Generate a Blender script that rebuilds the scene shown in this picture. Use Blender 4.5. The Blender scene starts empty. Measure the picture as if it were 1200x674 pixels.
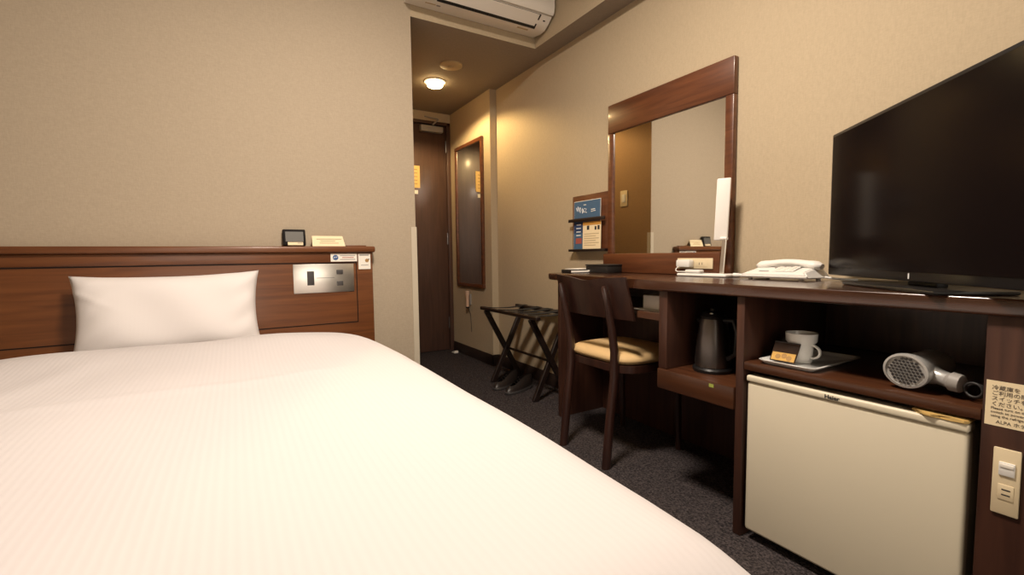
import bpy, bmesh, math, random
from mathutils import Vector, Matrix
random.seed(7)
S = bpy.context.scene
COL = S.collection
H = 0.844                                    # camera height

# ------------------------------------------------------------------ camera
def make_camera():
    yaw, pit, rol = [math.radians(a) for a in (30.829, 3.9365, -0.662)]
    f = Vector((math.sin(yaw)*math.cos(pit), math.cos(yaw)*math.cos(pit), -math.sin(pit)))
    r = Vector((math.cos(yaw), -math.sin(yaw), 0)); u = r.cross(f)
    r2 = r*math.cos(rol) + u*math.sin(rol); u2 = -r*math.sin(rol) + u*math.cos(rol)
    cd = bpy.data.cameras.new('camera'); cam = bpy.data.objects.new('camera', cd); COL.objects.link(cam)
    cd.sensor_width = 36; cd.lens = 36*544.56/1200; cd.clip_start = .02
    m = Matrix((r2, u2, -f)).transposed().to_4x4(); m.translation = Vector((0, 0, H))
    cam.matrix_world = m
    S.camera = cam
make_camera()
S.view_settings.view_transform = 'Standard'; S.view_settings.look = 'None'
S.view_settings.exposure = 0.25; S.view_settings.gamma = 1
S.view_settings.use_curve_mapping = False
W = bpy.data.worlds.new('world'); S.world = W; W.use_nodes = True
W.node_tree.nodes['Background'].inputs[0].default_value = (.55, .62, .75, 1)
W.node_tree.nodes['Background'].inputs[1].default_value = .1

def lamp(name, kind, loc, energy, color, **kw):
    d = bpy.data.lights.new(name, kind); d.energy = energy; d.color = color
    for k, v in kw.items(): setattr(d, k, v)
    o = bpy.data.objects.new(name, d); COL.objects.link(o); o.location = loc
    return o
CEIL_LIGHT = (.42, .95, 2.42)
CEIL_W = 52.0
lamp('ceiling_lamp_light', 'AREA', (CEIL_LIGHT[0], CEIL_LIGHT[1], CEIL_LIGHT[2]-.085), CEIL_W, (1, .865, .73), shape='DISK', size=.34)
DOWN_W = 150.0
DOWN_POS = (1.273, 3.16, 2.045)
lamp('downlight_light', 'SPOT', DOWN_POS, DOWN_W, (1, .70, .32), spot_size=math.radians(152), spot_blend=.30, shadow_soft_size=.035)
FILL_EMIT = 2.2

# ------------------------------------------------------------------ materials
def nodes(name):
    m = bpy.data.materials.new(name); m.use_nodes = True
    nt = m.node_tree; return m, nt, nt.nodes['Principled BSDF']
def plain(name, col, rough=.5, metal=0, spec=.5, coat=0, bump=0, bscale=300, trans=0, alpha=1, sheen=0, ior=1.45):
    m, nt, b = nodes(name)
    b.inputs['Base Color'].default_value = (*col, 1); b.inputs['Roughness'].default_value = rough
    b.inputs['Metallic'].default_value = metal; b.inputs['Specular IOR Level'].default_value = spec
    b.inputs['Coat Weight'].default_value = coat; b.inputs['Coat Roughness'].default_value = .08
    b.inputs['Transmission Weight'].default_value = trans; b.inputs['Sheen Weight'].default_value = sheen
    b.inputs['IOR'].default_value = ior
    tc = nt.nodes.new('ShaderNodeTexCoord'); n = nt.nodes.new('ShaderNodeTexNoise'); n.inputs['Scale'].default_value = bscale
    nt.links.new(tc.outputs['Object'], n.inputs['Vector'])
    if bump:
        bp = nt.nodes.new('ShaderNodeBump'); bp.inputs['Strength'].default_value = bump; bp.inputs['Distance'].default_value = .002
        nt.links.new(n.outputs['Fac'], bp.inputs['Height']); nt.links.new(bp.outputs['Normal'], b.inputs['Normal'])
    else:                                    # faint unevenness of the finish
        mr = nt.nodes.new('ShaderNodeMapRange'); mr.inputs['To Min'].default_value = max(0, rough-.03); mr.inputs['To Max'].default_value = min(1, rough+.03)
        nt.links.new(n.outputs['Fac'], mr.inputs['Value']); nt.links.new(mr.outputs['Result'], b.inputs['Roughness'])
    return m
def wallpaper(name, col, var=.10):
    m, nt, b = nodes(name)
    tc = nt.nodes.new('ShaderNodeTexCoord')
    hs = []
    for sc in ((260, 260, 60), (70, 70, 300)):
        mp = nt.nodes.new('ShaderNodeMapping'); mp.inputs['Scale'].default_value = sc
        n = nt.nodes.new('ShaderNodeTexNoise'); n.inputs['Scale'].default_value = 1; n.inputs['Detail'].default_value = 3
        nt.links.new(tc.outputs['Object'], mp.inputs['Vector']); nt.links.new(mp.outputs['Vector'], n.inputs['Vector']); hs.append(n)
    mx = nt.nodes.new('ShaderNodeMath'); mx.operation = 'ADD'
    nt.links.new(hs[0].outputs['Fac'], mx.inputs[0]); nt.links.new(hs[1].outputs['Fac'], mx.inputs[1])
    cr = nt.nodes.new('ShaderNodeValToRGB'); cr.color_ramp.elements[0].position = .35; cr.color_ramp.elements[1].position = .65
    hf = nt.nodes.new('ShaderNodeMath'); hf.operation = 'MULTIPLY'; hf.inputs[1].default_value = .5
    nt.links.new(mx.outputs[0], hf.inputs[0]); nt.links.new(hf.outputs[0], cr.inputs['Fac'])
    cr.color_ramp.elements[0].color = (*[c*(1-var) for c in col], 1); cr.color_ramp.elements[1].color = (*[min(1, c*(1+var)) for c in col], 1)
    nt.links.new(cr.outputs['Color'], b.inputs['Base Color'])
    bp = nt.nodes.new('ShaderNodeBump'); bp.inputs['Strength'].default_value = .35; bp.inputs['Distance'].default_value = .001
    nt.links.new(hf.outputs[0], bp.inputs['Height']); nt.links.new(bp.outputs['Normal'], b.inputs['Normal'])
    b.inputs['Roughness'].default_value = .8; b.inputs['Specular IOR Level'].default_value = .25
    return m
def wood(name, c1, c2, axis='Y', rough=.38, coat=.25, scale=1.0):
    m, nt, b = nodes(name)
    tc = nt.nodes.new('ShaderNodeTexCoord'); mp = nt.nodes.new('ShaderNodeMapping')
    s = [42*scale]*3; s['XYZ'.index(axis)] = 3.0*scale
    mp.inputs['Scale'].default_value = s
    n = nt.nodes.new('ShaderNodeTexNoise'); n.inputs['Scale'].default_value = 1; n.inputs['Detail'].default_value = 6; n.inputs['Distortion'].default_value = .6
    cr = nt.nodes.new('ShaderNodeValToRGB'); cr.color_ramp.elements[0].position = .3; cr.color_ramp.elements[1].position = .72
    cr.color_ramp.elements[0].color = (*c1, 1); cr.color_ramp.elements[1].color = (*c2, 1)
    nt.links.new(tc.outputs['Object'], mp.inputs['Vector']); nt.links.new(mp.outputs['Vector'], n.inputs['Vector'])
    nt.links.new(n.outputs['Fac'], cr.inputs['Fac']); nt.links.new(cr.outputs['Color'], b.inputs['Base Color'])
    b.inputs['Roughness'].default_value = rough; b.inputs['Coat Weight'].default_value = coat; b.inputs['Coat Roughness'].default_value = .15
    bp = nt.nodes.new('ShaderNodeBump'); bp.inputs['Strength'].default_value = .08; bp.inputs['Distance'].default_value = .001
    nt.links.new(n.outputs['Fac'], bp.inputs['Height']); nt.links.new(bp.outputs['Normal'], b.inputs['Normal'])
    return m
def emis(name, col, st):
    m, nt, b = nodes(name)
    b.inputs['Base Color'].default_value = (*col, 1)
    b.inputs['Emission Color'].default_value = (*col, 1); b.inputs['Emission Strength'].default_value = st
    return m
def carpet(name):
    m, nt, b = nodes(name)
    tc = nt.nodes.new('ShaderNodeTexCoord')
    v = nt.nodes.new('ShaderNodeTexVoronoi'); v.inputs['Scale'].default_value = 190
    n = nt.nodes.new('ShaderNodeTexNoise'); n.inputs['Scale'].default_value = 120; n.inputs['Detail'].default_value = 5
    for q in (v, n): nt.links.new(tc.outputs['Object'], q.inputs['Vector'])
    cr = nt.nodes.new('ShaderNodeValToRGB'); e = cr.color_ramp.elements
    e[0].position = .36; e[0].color = (.020, .017, .018, 1); e[1].position = .66; e[1].color = (.080, .066, .066, 1)
    a = nt.nodes.new('ShaderNodeMix'); a.data_type = 'FLOAT'; a.inputs[0].default_value = .35
    nt.links.new(n.outputs['Fac'], a.inputs[2]); nt.links.new(v.outputs['Color'], a.inputs[3])
    nt.links.new(a.outputs[0], cr.inputs['Fac']); nt.links.new(cr.outputs['Color'], b.inputs['Base Color'])
    bp = nt.nodes.new('ShaderNodeBump'); bp.inputs['Strength'].default_value = .8; bp.inputs['Distance'].default_value = .004
    nt.links.new(v.outputs['Distance'], bp.inputs['Height']); nt.links.new(bp.outputs['Normal'], b.inputs['Normal'])
    b.inputs['Roughness'].default_value = .95; b.inputs['Specular IOR Level'].default_value = .1
    return m
def linen(name, col, axis='X', period=.013, var=.05, bump=.25):
    m, nt, b = nodes(name)
    tc = nt.nodes.new('ShaderNodeTexCoord'); w = nt.nodes.new('ShaderNodeTexWave'); w.bands_direction = axis
    w.inputs['Scale'].default_value = .314/period; w.inputs['Distortion'].default_value = .4; w.inputs['Detail'].default_value = 1; w.inputs['Detail Scale'].default_value = 2
    n = nt.nodes.new('ShaderNodeTexNoise'); n.inputs['Scale'].default_value = 9; n.inputs['Detail'].default_value = 4
    nt.links.new(tc.outputs['Object'], w.inputs['Vector']); nt.links.new(tc.outputs['Object'], n.inputs['Vector'])
    cr = nt.nodes.new('ShaderNodeValToRGB')
    cr.color_ramp.elements[0].color = (*[c*(1-var) for c in col], 1); cr.color_ramp.elements[1].color = (*col, 1)
    nt.links.new(w.outputs['Fac'], cr.inputs['Fac']); nt.links.new(cr.outputs['Color'], b.inputs['Base Color'])
    ad = nt.nodes.new('ShaderNodeMath'); ad.operation = 'MULTIPLY_ADD'; ad.inputs[1].default_value = 6.0
    nt.links.new(n.outputs['Fac'], ad.inputs[0]); nt.links.new(w.outputs['Fac'], ad.inputs[2])
    bp = nt.nodes.new('ShaderNodeBump'); bp.inputs['Strength'].default_value = bump; bp.inputs['Distance'].default_value = .0015
    nt.links.new(ad.outputs[0], bp.inputs['Height']); nt.links.new(bp.outputs['Normal'], b.inputs['Normal'])
    b.inputs['Roughness'].default_value = .75; b.inputs['Sheen Weight'].default_value = .1; b.inputs['Specular IOR Level'].default_value = .25
    return m

M = {}
M['wall'] = wallpaper('wallpaper_beige', (.465, .375, .255), .06)
M['wall_shaded'] = wallpaper('wallpaper_beige_shaded', (.42, .345, .255), .06)  # room wallpaper toned down: the head wall's weaker light put into its colour
M['wall_bath'] = wallpaper('wall_brown_panel', (.33, .20, .10), .06)
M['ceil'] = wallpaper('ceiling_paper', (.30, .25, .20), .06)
M['white_ceil'] = wallpaper('ceiling_white', (.42, .36, .29), .04)
M['carpet'] = carpet('carpet_loop')
M['wood'] = wood('wood_redbrown', (.075, .022, .008), (.14, .046, .017), 'X')
M['wood_h'] = wood('headboard_veneer', (.100, .030, .008), (.175, .060, .017), 'X')
M['wood_y'] = wood('desk_wood_y', (.042, .014, .006), (.085, .031, .013), 'Y', rough=.30, coat=.35)
M['wood_top'] = wood('worktop_wood', (.030, .010, .0045), (.062, .022, .010), 'Y', rough=.24, coat=.6)
M['wood_z'] = wood('desk_wood_z', (.036, .013, .008), (.068, .026, .015), 'Z', rough=.42, coat=.1)
M['wood_mir'] = wood('mirror_wood', (.080, .024, .009), (.150, .050, .018), 'Y')
M['wood_chair'] = wood('chair_wood', (.022, .008, .006), (.045, .017, .011), 'Z', rough=.35, coat=.3)
M['wood_dark'] = wood('dark_wood', (.010, .006, .005), (.024, .013, .010), 'Y')
M['door'] = wood('door_wood', (.060, .030, .021), (.095, .048, .033), 'Z', rough=.45, coat=.1)
M['base'] = plain('baseboard_dark', (.030, .018, .014), .5)
M['duvet'] = linen('duvet_cotton', (.575, .54, .54), 'X', .012, .022, .16)
M['pillow'] = linen('pillow_cotton', (.74, .70, .69), 'X', .003, .0, .05)
M['mattress'] = plain('mattress_fabric', (.75, .70, .62), .8, bump=.3, bscale=200)
M['bedbase'] = plain('bed_base_fabric', (.05, .04, .035), .9, bump=.4, bscale=300)
M['white'] = plain('white_plastic', (.80, .78, .74), .35)
M['ac'] = plain('ac_plastic', (.80, .75, .68), .40)
M['cream'] = plain('cream_plastic', (.72, .60, .40), .40)
M['fridge'] = plain('fridge_enamel', (.70, .63, .485), .38, bump=.05, bscale=900)
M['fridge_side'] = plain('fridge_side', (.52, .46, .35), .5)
M['yellow'] = plain('yellowed_plastic', (.62, .42, .15), .45)
M['gasket'] = plain('grey_gasket', (.20, .18, .15), .6)
M['black'] = plain('black_plastic', (.010, .009, .009), .35)
M['blackmat'] = plain('black_matte', (.010, .008, .008), .7, spec=.2)
M['leather'] = plain('black_leatherette', (.016, .014, .013), .45, bump=.3, bscale=400)
M['screen'] = plain('tv_screen_glass', (.006, .004, .004), .16, spec=.13)
M['steel'] = plain('brushed_steel', (.78, .75, .70), .30, metal=1)
M['steel_dim'] = plain('kettle_steel', (.20, .185, .18), .34, metal=1)
M['silver'] = plain('silver_plastic', (.50, .49, .47), .35, metal=.4)
M['darkgrey'] = plain('dark_grey_plastic', (.055, .05, .05), .45)
M['cordgrey'] = plain('cord_grey', (.022, .02, .02), .5)
M['grey'] = plain('grey_plastic', (.30, .28, .26), .5)
M['lcd'] = plain('lcd_grey', (.12, .115, .105), .4)
M['paper'] = plain('paper_white', (.82, .78, .70), .8)
M['papercream'] = plain('paper_cream', (.84, .70, .46), .8)
M['ink'] = plain('ink_black', (.03, .028, .03), .8)
M['ink_soft'] = plain('ink_soft', (.14, .115, .09), .8)
M['ink_grey'] = plain('ink_grey', (.28, .26, .25), .8)
M['ink_blue'] = plain('ink_blue', (.05, .11, .26), .7)
M['ink_red'] = plain('ink_red', (.36, .09, .07), .7)
M['ink_brown'] = plain('ink_brown', (.38, .22, .08), .7)
M['sky_blue'] = plain('poster_blue', (.07, .14, .24), .35)
M['sky_dark'] = plain('poster_dark_blue', (.03, .06, .14), .35)
M['ink_white'] = plain('ink_white', (.85, .85, .85), .6)
M['orange'] = plain('ink_orange', (.62, .30, .06), .6)
M['gold'] = plain('ink_gold', (.60, .36, .10), .35)
M['coffee'] = plain('sachet_brown_film', (.045, .026, .018), .22)
M['porcelain'] = plain('porcelain', (.80, .79, .76), .15, coat=.4)
M['cushion'] = plain('seat_fabric_tan', (.62, .42, .20), .75, bump=.3, bscale=350)
M['strap'] = plain('black_webbing', (.013, .012, .012), .8, bump=.4, bscale=500)
M['mirror'] = plain('mirror_silver', (.86, .86, .83), .015, metal=1)
M['mirror_dark'] = plain('mirror_corridor', (.70, .70, .68), .03, metal=1)
M['guard'] = plain('guard_plastic', (.56, .49, .38), .5)
M['plate_warm'] = plain('plate_warm', (.50, .38, .22), .5)
M['green'] = plain('yellow_green_sticker', (.35, .40, .08), .5)
M['notice'] = plain('notice_yellow', (.75, .50, .18), .7)
M['handset'] = plain('flashlight_plastic', (.62, .42, .30), .5)
M['lampface'] = plain('lamp_white', (.84, .80, .75), .4)
M['bulb'] = emis('bulb_warm', (1, .72, .34), 22)
M['diffuser'] = emis('diffuser_warm', (1, .86, .68), 6)
M['pane_fill'] = emis('fill_glow', (1, .90, .76), FILL_EMIT)  # added unseen glow: fills the bed foot and shows in the steel plate
M['shoe'] = plain('shoe_leather', (.022, .016, .014), .4, bump=.2, bscale=200)
M['curtain'] = linen('curtain_cloth', (.10, .06, .04), 'X', .04, .3)

# ------------------------------------------------------------------ helpers
def setp(o, label=None, cat=None, group=None, kind=None):
    for k, v in (('label', label), ('category', cat), ('group', group), ('kind', kind)):
        if v: o[k] = v
    return o
def finish(name, bm, mat, parent=None, smooth=30):
    me = bpy.data.meshes.new(name)
    bmesh.ops.recalc_face_normals(bm, faces=bm.faces)
    bm.to_mesh(me); bm.free()
    mats = mat if isinstance(mat, (list, tuple)) else [mat]
    for q in mats: me.materials.append(q)
    if smooth:
        me.shade_smooth(); me.set_sharp_from_angle(angle=math.radians(smooth))
    o = bpy.data.objects.new(name, me); COL.objects.link(o)
    if parent is not None: attach(o, parent)
    return o
def attach(o, parent):
    o.parent = parent
    o.matrix_parent_inverse = root_matrix(parent).inverted()
def root_matrix(p):
    m = p.matrix_basis.copy()
    return m if p.parent is None else root_matrix(p.parent) @ p.matrix_parent_inverse @ m
def thing(name, loc, label, cat, group=None):
    o = bpy.data.objects.new(name, None); COL.objects.link(o); o.location = loc; o.empty_display_size = .05
    return setp(o, label, cat, group)
def box(bm, x0, x1, y0, y1, z0, z1, bev=0, seg=2, mi=0, mat=None):
    r = bmesh.ops.create_cube(bm, size=1)
    vs = r['verts']
    sx, sy, sz = x1-x0, y1-y0, z1-z0
    for v in vs:
        v.co = Vector(((v.co.x+.5)*sx+x0, (v.co.y+.5)*sy+y0, (v.co.z+.5)*sz+z0))
    es = list({e for v in vs for e in v.link_edges})
    fs = list({f for v in vs for f in v.link_faces})
    if bev:
        b = min(bev, .49*min(abs(sx), abs(sy), abs(sz)))
        rr = bmesh.ops.bevel(bm, geom=es, offset=b, segments=seg, profile=.5, affect='EDGES')
        fs = [f for f in rr['faces']] + [f for f in fs if f.is_valid]
        vs = list({v for f in fs for v in f.verts})
    for f in fs: f.material_index = mi
    if mat is not None:
        for v in vs: v.co = mat @ v.co
    return vs
def B(name, mat, dims, bev=0, parent=None, seg=2, xf=None):
    bm = bmesh.new(); box(bm, *dims, bev=bev, seg=seg, mat=xf); return finish(name, bm, mat, parent)
def prism(bm, pts, axis, a, b, mi=0):
    """polygon pts (2D in the two other axes, in XYZ order) extruded along axis from a to b"""
    def mk(p, t):
        c = list(p); c.insert('XYZ'.index(axis), t); return Vector(c)
    va = [bm.verts.new(mk(p, a)) for p in pts]; vb = [bm.verts.new(mk(p, b)) for p in pts]
    n = len(pts); fs = [bm.faces.new(va), bm.faces.new(vb[::-1])]
    for i in range(n): fs.append(bm.faces.new((va[i], vb[i], vb[(i+1) % n], va[(i+1) % n])))
    for f in fs: f.material_index = mi
    return va+vb
def tube(bm, pts, rad, n=10, cap=True, mi=0, flat=None):
    """sweep along a polyline; rad a number or one per point; flat=(a,b) gives an elliptic section"""
    pts = [Vector(p) for p in pts]; rads = rad if isinstance(rad, (list, tuple)) else [rad]*len(pts)
    rings = []; up = None
    for i, p in enumerate(pts):
        t = (pts[min(i+1, len(pts)-1)]-pts[max(i-1, 0)]).normalized()
        if up is None:
            up = Vector((0, 0, 1)) if abs(t.z) < .9 else Vector((1, 0, 0))
        s = t.cross(up).normalized(); up = s.cross(t).normalized()
        fa, fb = flat or (1, 1)
        rings.append([bm.verts.new(p + s*math.cos(2*math.pi*k/n)*rads[i]*fa + up*math.sin(2*math.pi*k/n)*rads[i]*fb) for k in range(n)])
    fs = []
    for a, b in zip(rings, rings[1:]):
        for k in range(n): fs.append(bm.faces.new((a[k], a[(k+1) % n], b[(k+1) % n], b[k])))
    if cap: fs += [bm.faces.new(rings[0][::-1]), bm.faces.new(rings[-1])]
    for f in fs: f.material_index = mi
def bar(bm, p, q, w, h, up=(0, 0, 1), bev=.003):
    """rectangular bar from p to q, w across, h along 'up'"""
    p, q = Vector(p), Vector(q); t = (q-p).normalized(); u = Vector(up); s = t.cross(u).normalized(); u = s.cross(t).normalized()
    m = Matrix((s, u, t)).transposed().to_4x4(); m.translation = p
    box(bm, -w/2, w/2, -h/2, h/2, 0, (q-p).length, bev=bev, seg=1, mat=m)
def lathe(bm, prof, c, n=32, mi=0, axis=None, sx=1, sy=1):
    """prof = (radius, height) list around the Z axis at c (or a matrix 'axis')"""
    rings = []
    for r, z in prof:
        if r < 1e-6: rings.append([bm.verts.new((0, 0, z))])
        else: rings.append([bm.verts.new((r*sx*math.cos(2*math.pi*k/n), r*sy*math.sin(2*math.pi*k/n), z)) for k in range(n)])
    vs = [v for r in rings for v in r]; fs = []
    for a, b in zip(rings, rings[1:]):
        if len(a) == 1 and len(b) == 1: continue
        for k in range(n):
            q = [a[k % len(a)], a[(k+1) % len(a)], b[(k+1) % len(b)], b[k % len(b)]]
            q = [x for i, x in enumerate(q) if x not in q[:i]]
            if len(q) > 2: fs.append(bm.faces.new(q))
    for f in fs: f.material_index = mi
    m = axis if axis is not None else Matrix.Translation(Vector(c))
    for v in vs: v.co = m @ v.co
def frame_matrix(origin, right, up):
    """x = right, y = up, z = out of the surface"""
    r, u = Vector(right).normalized(), Vector(up).normalized(); n = r.cross(u).normalized()
    m = Matrix((r, u, n)).transposed().to_4x4(); m.translation = Vector(origin); return m
def text(name, body, size, m, mat, parent, align='LEFT', ext=.0003, bold=0, sx=1):
    cu = bpy.data.curves.new(name, 'FONT'); cu.body = body; cu.size = size; cu.extrude = ext; cu.align_x = align
    cu.resolution_u = 3; cu.offset = bold
    t = bpy.data.objects.new(name+'_tmp', cu); COL.objects.link(t)
    dg = bpy.context.evaluated_depsgraph_get(); dg.update()
    me = bpy.data.meshes.new_from_object(t.evaluated_get(dg)); bpy.data.objects.remove(t); bpy.data.curves.remove(cu)
    me.transform(m @ Matrix.Diagonal((sx, 1, 1, 1))); me.materials.clear(); me.materials.append(mat); me.name = name
    o = bpy.data.objects.new(name, me); COL.objects.link(o); attach(o, parent); return o
def plate(name, m, x0, x1, y0, y1, t, mat, parent=None, bev=.0, z0=0):
    """thin plate on the surface frame m"""
    bm = bmesh.new(); box(bm, x0, x1, y0, y1, z0, z0+t, bev=bev, seg=2, mat=m); return finish(name, bm, mat, parent)
def st(name, mat, dims, bev=0):
    return setp(B(name, mat, dims, bev), kind='structure')

XW = 1.729; XC = 1.675; YH = 2.38; XB = .832; ZC = 2.073; YD = 3.83; ZM = 2.42; YB = -1.9; XL = -2.1
G = .0  # contact gap
# ------------------------------------------------------------------ setting
st('floor', M['carpet'], (XL-.1, XW+.1, YB-.1, YD+.4, -.05, 0))
st('ceiling', M['white_ceil'], (XL-.1, XW+.1, YB-.1, YH, ZM, ZM+.08))
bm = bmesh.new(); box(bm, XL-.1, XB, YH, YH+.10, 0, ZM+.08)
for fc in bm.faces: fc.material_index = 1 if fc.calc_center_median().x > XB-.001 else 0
setp(finish('wall_head', bm, [M['wall_shaded'], M['wall_bath']], smooth=0), kind='structure')
st('wall_bathroom', M['wall_bath'], (XB-.10, XB-.0005, YH+.10, YD+.10, 0, ZC))
bm = bmesh.new(); box(bm, XB, XW, YH, YH+.06, ZC, ZM+.08)
for fc in bm.faces: fc.material_index = 1 if fc.calc_center_median().z < ZC+.001 else 0
setp(finish('wall_header', bm, [M['wall'], M['ceil']], smooth=0), kind='structure')
st('ceiling_corridor', M['ceil'], (XB-.0, XW+.1, YH+.06, YD+.2, ZC, ZC+.08))
bm = bmesh.new()
prism(bm, [(XW, YB-.1), (XW, 3.10), (XC, 3.10), (XC, YD+.1), (XW+.12, YD+.1), (XW+.12, YB-.1)], 'Z', 0, ZM+.08)
setp(finish('wall_right', bm, M['wall'], smooth=0), kind='structure')
st('wall_left', M['wall'], (XL-.1, XL, YB-.1, YH, 0, ZM))
# back wall behind the camera, with an added glowing window as fill light
bm = bmesh.new()
for d in ((XL, -.75, YB-.1, YB, 0, ZM), (1.10, XW, YB-.1, YB, 0, ZM), (-.75, 1.10, YB-.1, YB, 0, .30), (-.75, 1.10, YB-.1, YB, 2.05, ZM)): box(bm, *d)
setp(finish('wall_back', bm, M['wall'], smooth=0), kind='structure')
wf = bmesh.new()
for d in ((-.75, -.71, YB-.07, YB-.02, .30, 2.05), (1.06, 1.10, YB-.07, YB-.02, .30, 2.05), (-.71, 1.06, YB-.07, YB-.02, .30, .34), (-.71, 1.06, YB-.07, YB-.02, 2.01, 2.05), (.155, .195, YB-.07, YB-.02, .34, 2.01)): box(wf, *d)
w1 = setp(finish('added_window_1', wf, M['grey'], smooth=0), kind='structure')
B('fill_pane', M['pane_fill'], (-.71, 1.06, YB-.06, YB-.05, .34, 2.01), parent=w1)
# beam along the right wall
bm = bmesh.new(); box(bm, 1.60, XW, YB, YH, ZC, ZM)
for fc in bm.faces: fc.material_index = 1 if fc.calc_center_median().z < ZC+.001 else 0
setp(finish('trim_1', bm, [M['wall'], M['ceil']], smooth=0), kind='structure')
# baseboards
bm = bmesh.new(); box(bm, XW-.008, XW, 1.99, 3.10, 0, .085, .002); box(bm, XC-.008, XC, 3.092, YD, 0, .085, .002); box(bm, XC-.008, XW, 3.092, 3.10, 0, .085)
setp(finish('baseboard_right', bm, M['base']), kind='structure')
bm = bmesh.new(); box(bm, XL, XB-.03, YH-.008, YH, 0, .085, .002)
setp(finish('baseboard_head', bm, M['base']), kind='structure')
bm = bmesh.new(); box(bm, XB, XB+.008, YH+.02, YD, 0, .085, .002)
setp(finish('baseboard_bathroom', bm, M['base']), kind='structure')
# end wall and entrance door
bm = bmesh.new()
box(bm, XB-.1, XW+.1, YD+.06, YD+.14, 2.0, ZC); box(bm, XB-.1, XB+.03, YD, YD+.14, 0, 2.0)
box(bm, XB-.1, XW+.1, YD, YD+.06, 2.0, ZC)
setp(finish('wall_far', bm, M['wall'], smooth=0), kind='structure')
d1 = setp(B('door_1', M['door'], (XB+.065, 1.640, YD+.03, YD+.07, .006, 1.97), .002), kind='structure')
bm = bmesh.new()
box(bm, 1.642, XC, YD, YD+.10, 0, 2.0, .003); box(bm, XB+.03, XB+.063, YD, YD+.10, 0, 2.0, .003); box(bm, XB+.03, XC, YD, YD+.10, 1.974, 2.0, .003)
finish('door_frame', bm, M['door'], d1)
for z in (1.80, 1.0, .25):
    bm = bmesh.new(); tube(bm, [(1.640, YD+.024, z-.05), (1.640, YD+.024, z+.05)], .007, 10); finish('hinge', bm, M['steel_dim'], d1)
cl = B('door_closer', M['grey'], (1.40, 1.60, YD-.025, YD+.03, 1.905, 1.955), .006, d1)
bm = bmesh.new(); bar(bm, (1.50, YD-.03, 1.958), (1.54, YD-.07, 2.0), .018, .008); bar(bm, (1.54, YD-.07, 2.0), (1.44, YD, 2.03), .018, .008); finish('closer_arm', bm, M['grey'], cl)
h = B('door_handle', M['steel_dim'], (.94, .99, YD+.02, YD+.03, .90, 1.08), .004, d1)
bm = bmesh.new(); tube(bm, [(.965, YD+.02, 1.0), (.965, YD-.03, 1.0), (1.06, YD-.035, 1.0)], .009, 10); finish('lever', bm, M['steel_dim'], h)
# bathroom doorway leaf seen only in the desk mirror
d2 = setp(B('door_2', M['wall_bath'], (XB-.0005, XB+.006, 2.76, 3.46, .01, 1.95), .002), kind='structure')

# notices on the entrance door
t = setp(B('notice', M['notice'], (1.20, 1.397, YD+.026, YD+.0295, 1.43, 1.616)), 'yellow evacuation notice on the dark entrance door', 'notice')
mN = frame_matrix((1.21, YD+.026, 1.43), (1, 0, 0), (0, 0, 1)); 
for k in range(5): plate('printed_line', mN, .02, .165, .03+k*.03, .037+k*.03, .0005, M['ink_brown'], t)
setp(B('notice', M['paper'], (1.25, 1.378, YD+.026, YD+.0295, 1.378, 1.41)), 'narrow white card below the yellow notice on the entrance door', 'notice')

# corner guard
bm = bmesh.new(); prism(bm, [(XB-.026, YH-.004), (XB+.004, YH-.004), (XB+.004, YH+.03), (XB+.0002, YH+.03), (XB+.0002, YH-.0002), (XB-.026, YH-.0002)], 'Z', .003, 1.0)
setp(finish('corner_guard', bm, M['guard'], smooth=0), 'beige plastic corner guard on the lower wall edge right of the headboard', 'corner guard')

# ------------------------------------------------------------------ lamps of the room
t = thing('ceiling_light', CEIL_LIGHT, 'round white ceiling light above the bed', 'ceiling light')
bm = bmesh.new(); lathe(bm, [(0, 0), (.20, 0), (.20, -.03), (.185, -.035), (0, -.035)], CEIL_LIGHT, 40); finish('lamp_base', bm, M['white'], t)
bm = bmesh.new(); lathe(bm, [(.18, -.036), (.18, -.055), (.16, -.072), (.10, -.08), (0, -.082)], CEIL_LIGHT, 40); finish('diffuser', bm, M['diffuser'], t)
t = thing('downlight', (DOWN_POS[0], DOWN_POS[1], ZC), 'glowing warm round downlight in the corridor ceiling', 'downlight')
bm = bmesh.new(); lathe(bm, [(.058, 0), (.075, 0), (.075, -.006), (.058, -.008), (.058, 0)], (DOWN_POS[0], DOWN_POS[1], ZC), 36); finish('trim_ring', bm, M['white'], t)
bm = bmesh.new(); lathe(bm, [(.030, -.001), (.045, -.012), (.056, -.026), (.050, -.034), (.030, -.040), (0, -.042)], (DOWN_POS[0], DOWN_POS[1], ZC), 32); finish('bulb', bm, M['bulb'], t)
t = thing('ceiling_plate', (1.258, 2.84, ZC), 'round beige cover plate on the corridor ceiling beside the downlight', 'cover plate')
bm = bmesh.new(); lathe(bm, [(.072, 0), (.072, -.008), (.066, -.011), (0, -.011)], (1.258, 2.84, ZC), 36); finish('cover', bm, M['plate_warm'], t)
bm = bmesh.new(); lathe(bm, [(.022, -.0112), (.022, -.016), (.016, -.019), (0, -.019)], (1.258, 2.84, ZC), 24); finish('centre_cap', bm, M['plate_warm'], t)

# ------------------------------------------------------------------ air conditioner
AX0, AX1 = .80, 1.585
t = thing('air_conditioner', (1.19, YH, 2.13), 'cream wall-mounted air conditioner above the corridor opening', 'air conditioner')
prof = [(2.378, 2.40), (2.378, 2.132), (2.30, 2.120), (2.262, 2.122), (2.225, 2.140), (2.190, 2.168), (2.186, 2.40)]
bm = bmesh.new(); prism(bm, prof, 'X', AX0, AX1); finish('body', bm, M['ac'], t, smooth=25)
bm = bmesh.new(); prism(bm, [(2.1855, 2.40), (2.1855, 2.174), (2.176, 2.170), (2.166, 2.180), (2.160, 2.21), (2.160, 2.38), (2.170, 2.40)], 'X', AX0, AX1); finish('front_panel', bm, M['ac'], t, smooth=40)
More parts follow.
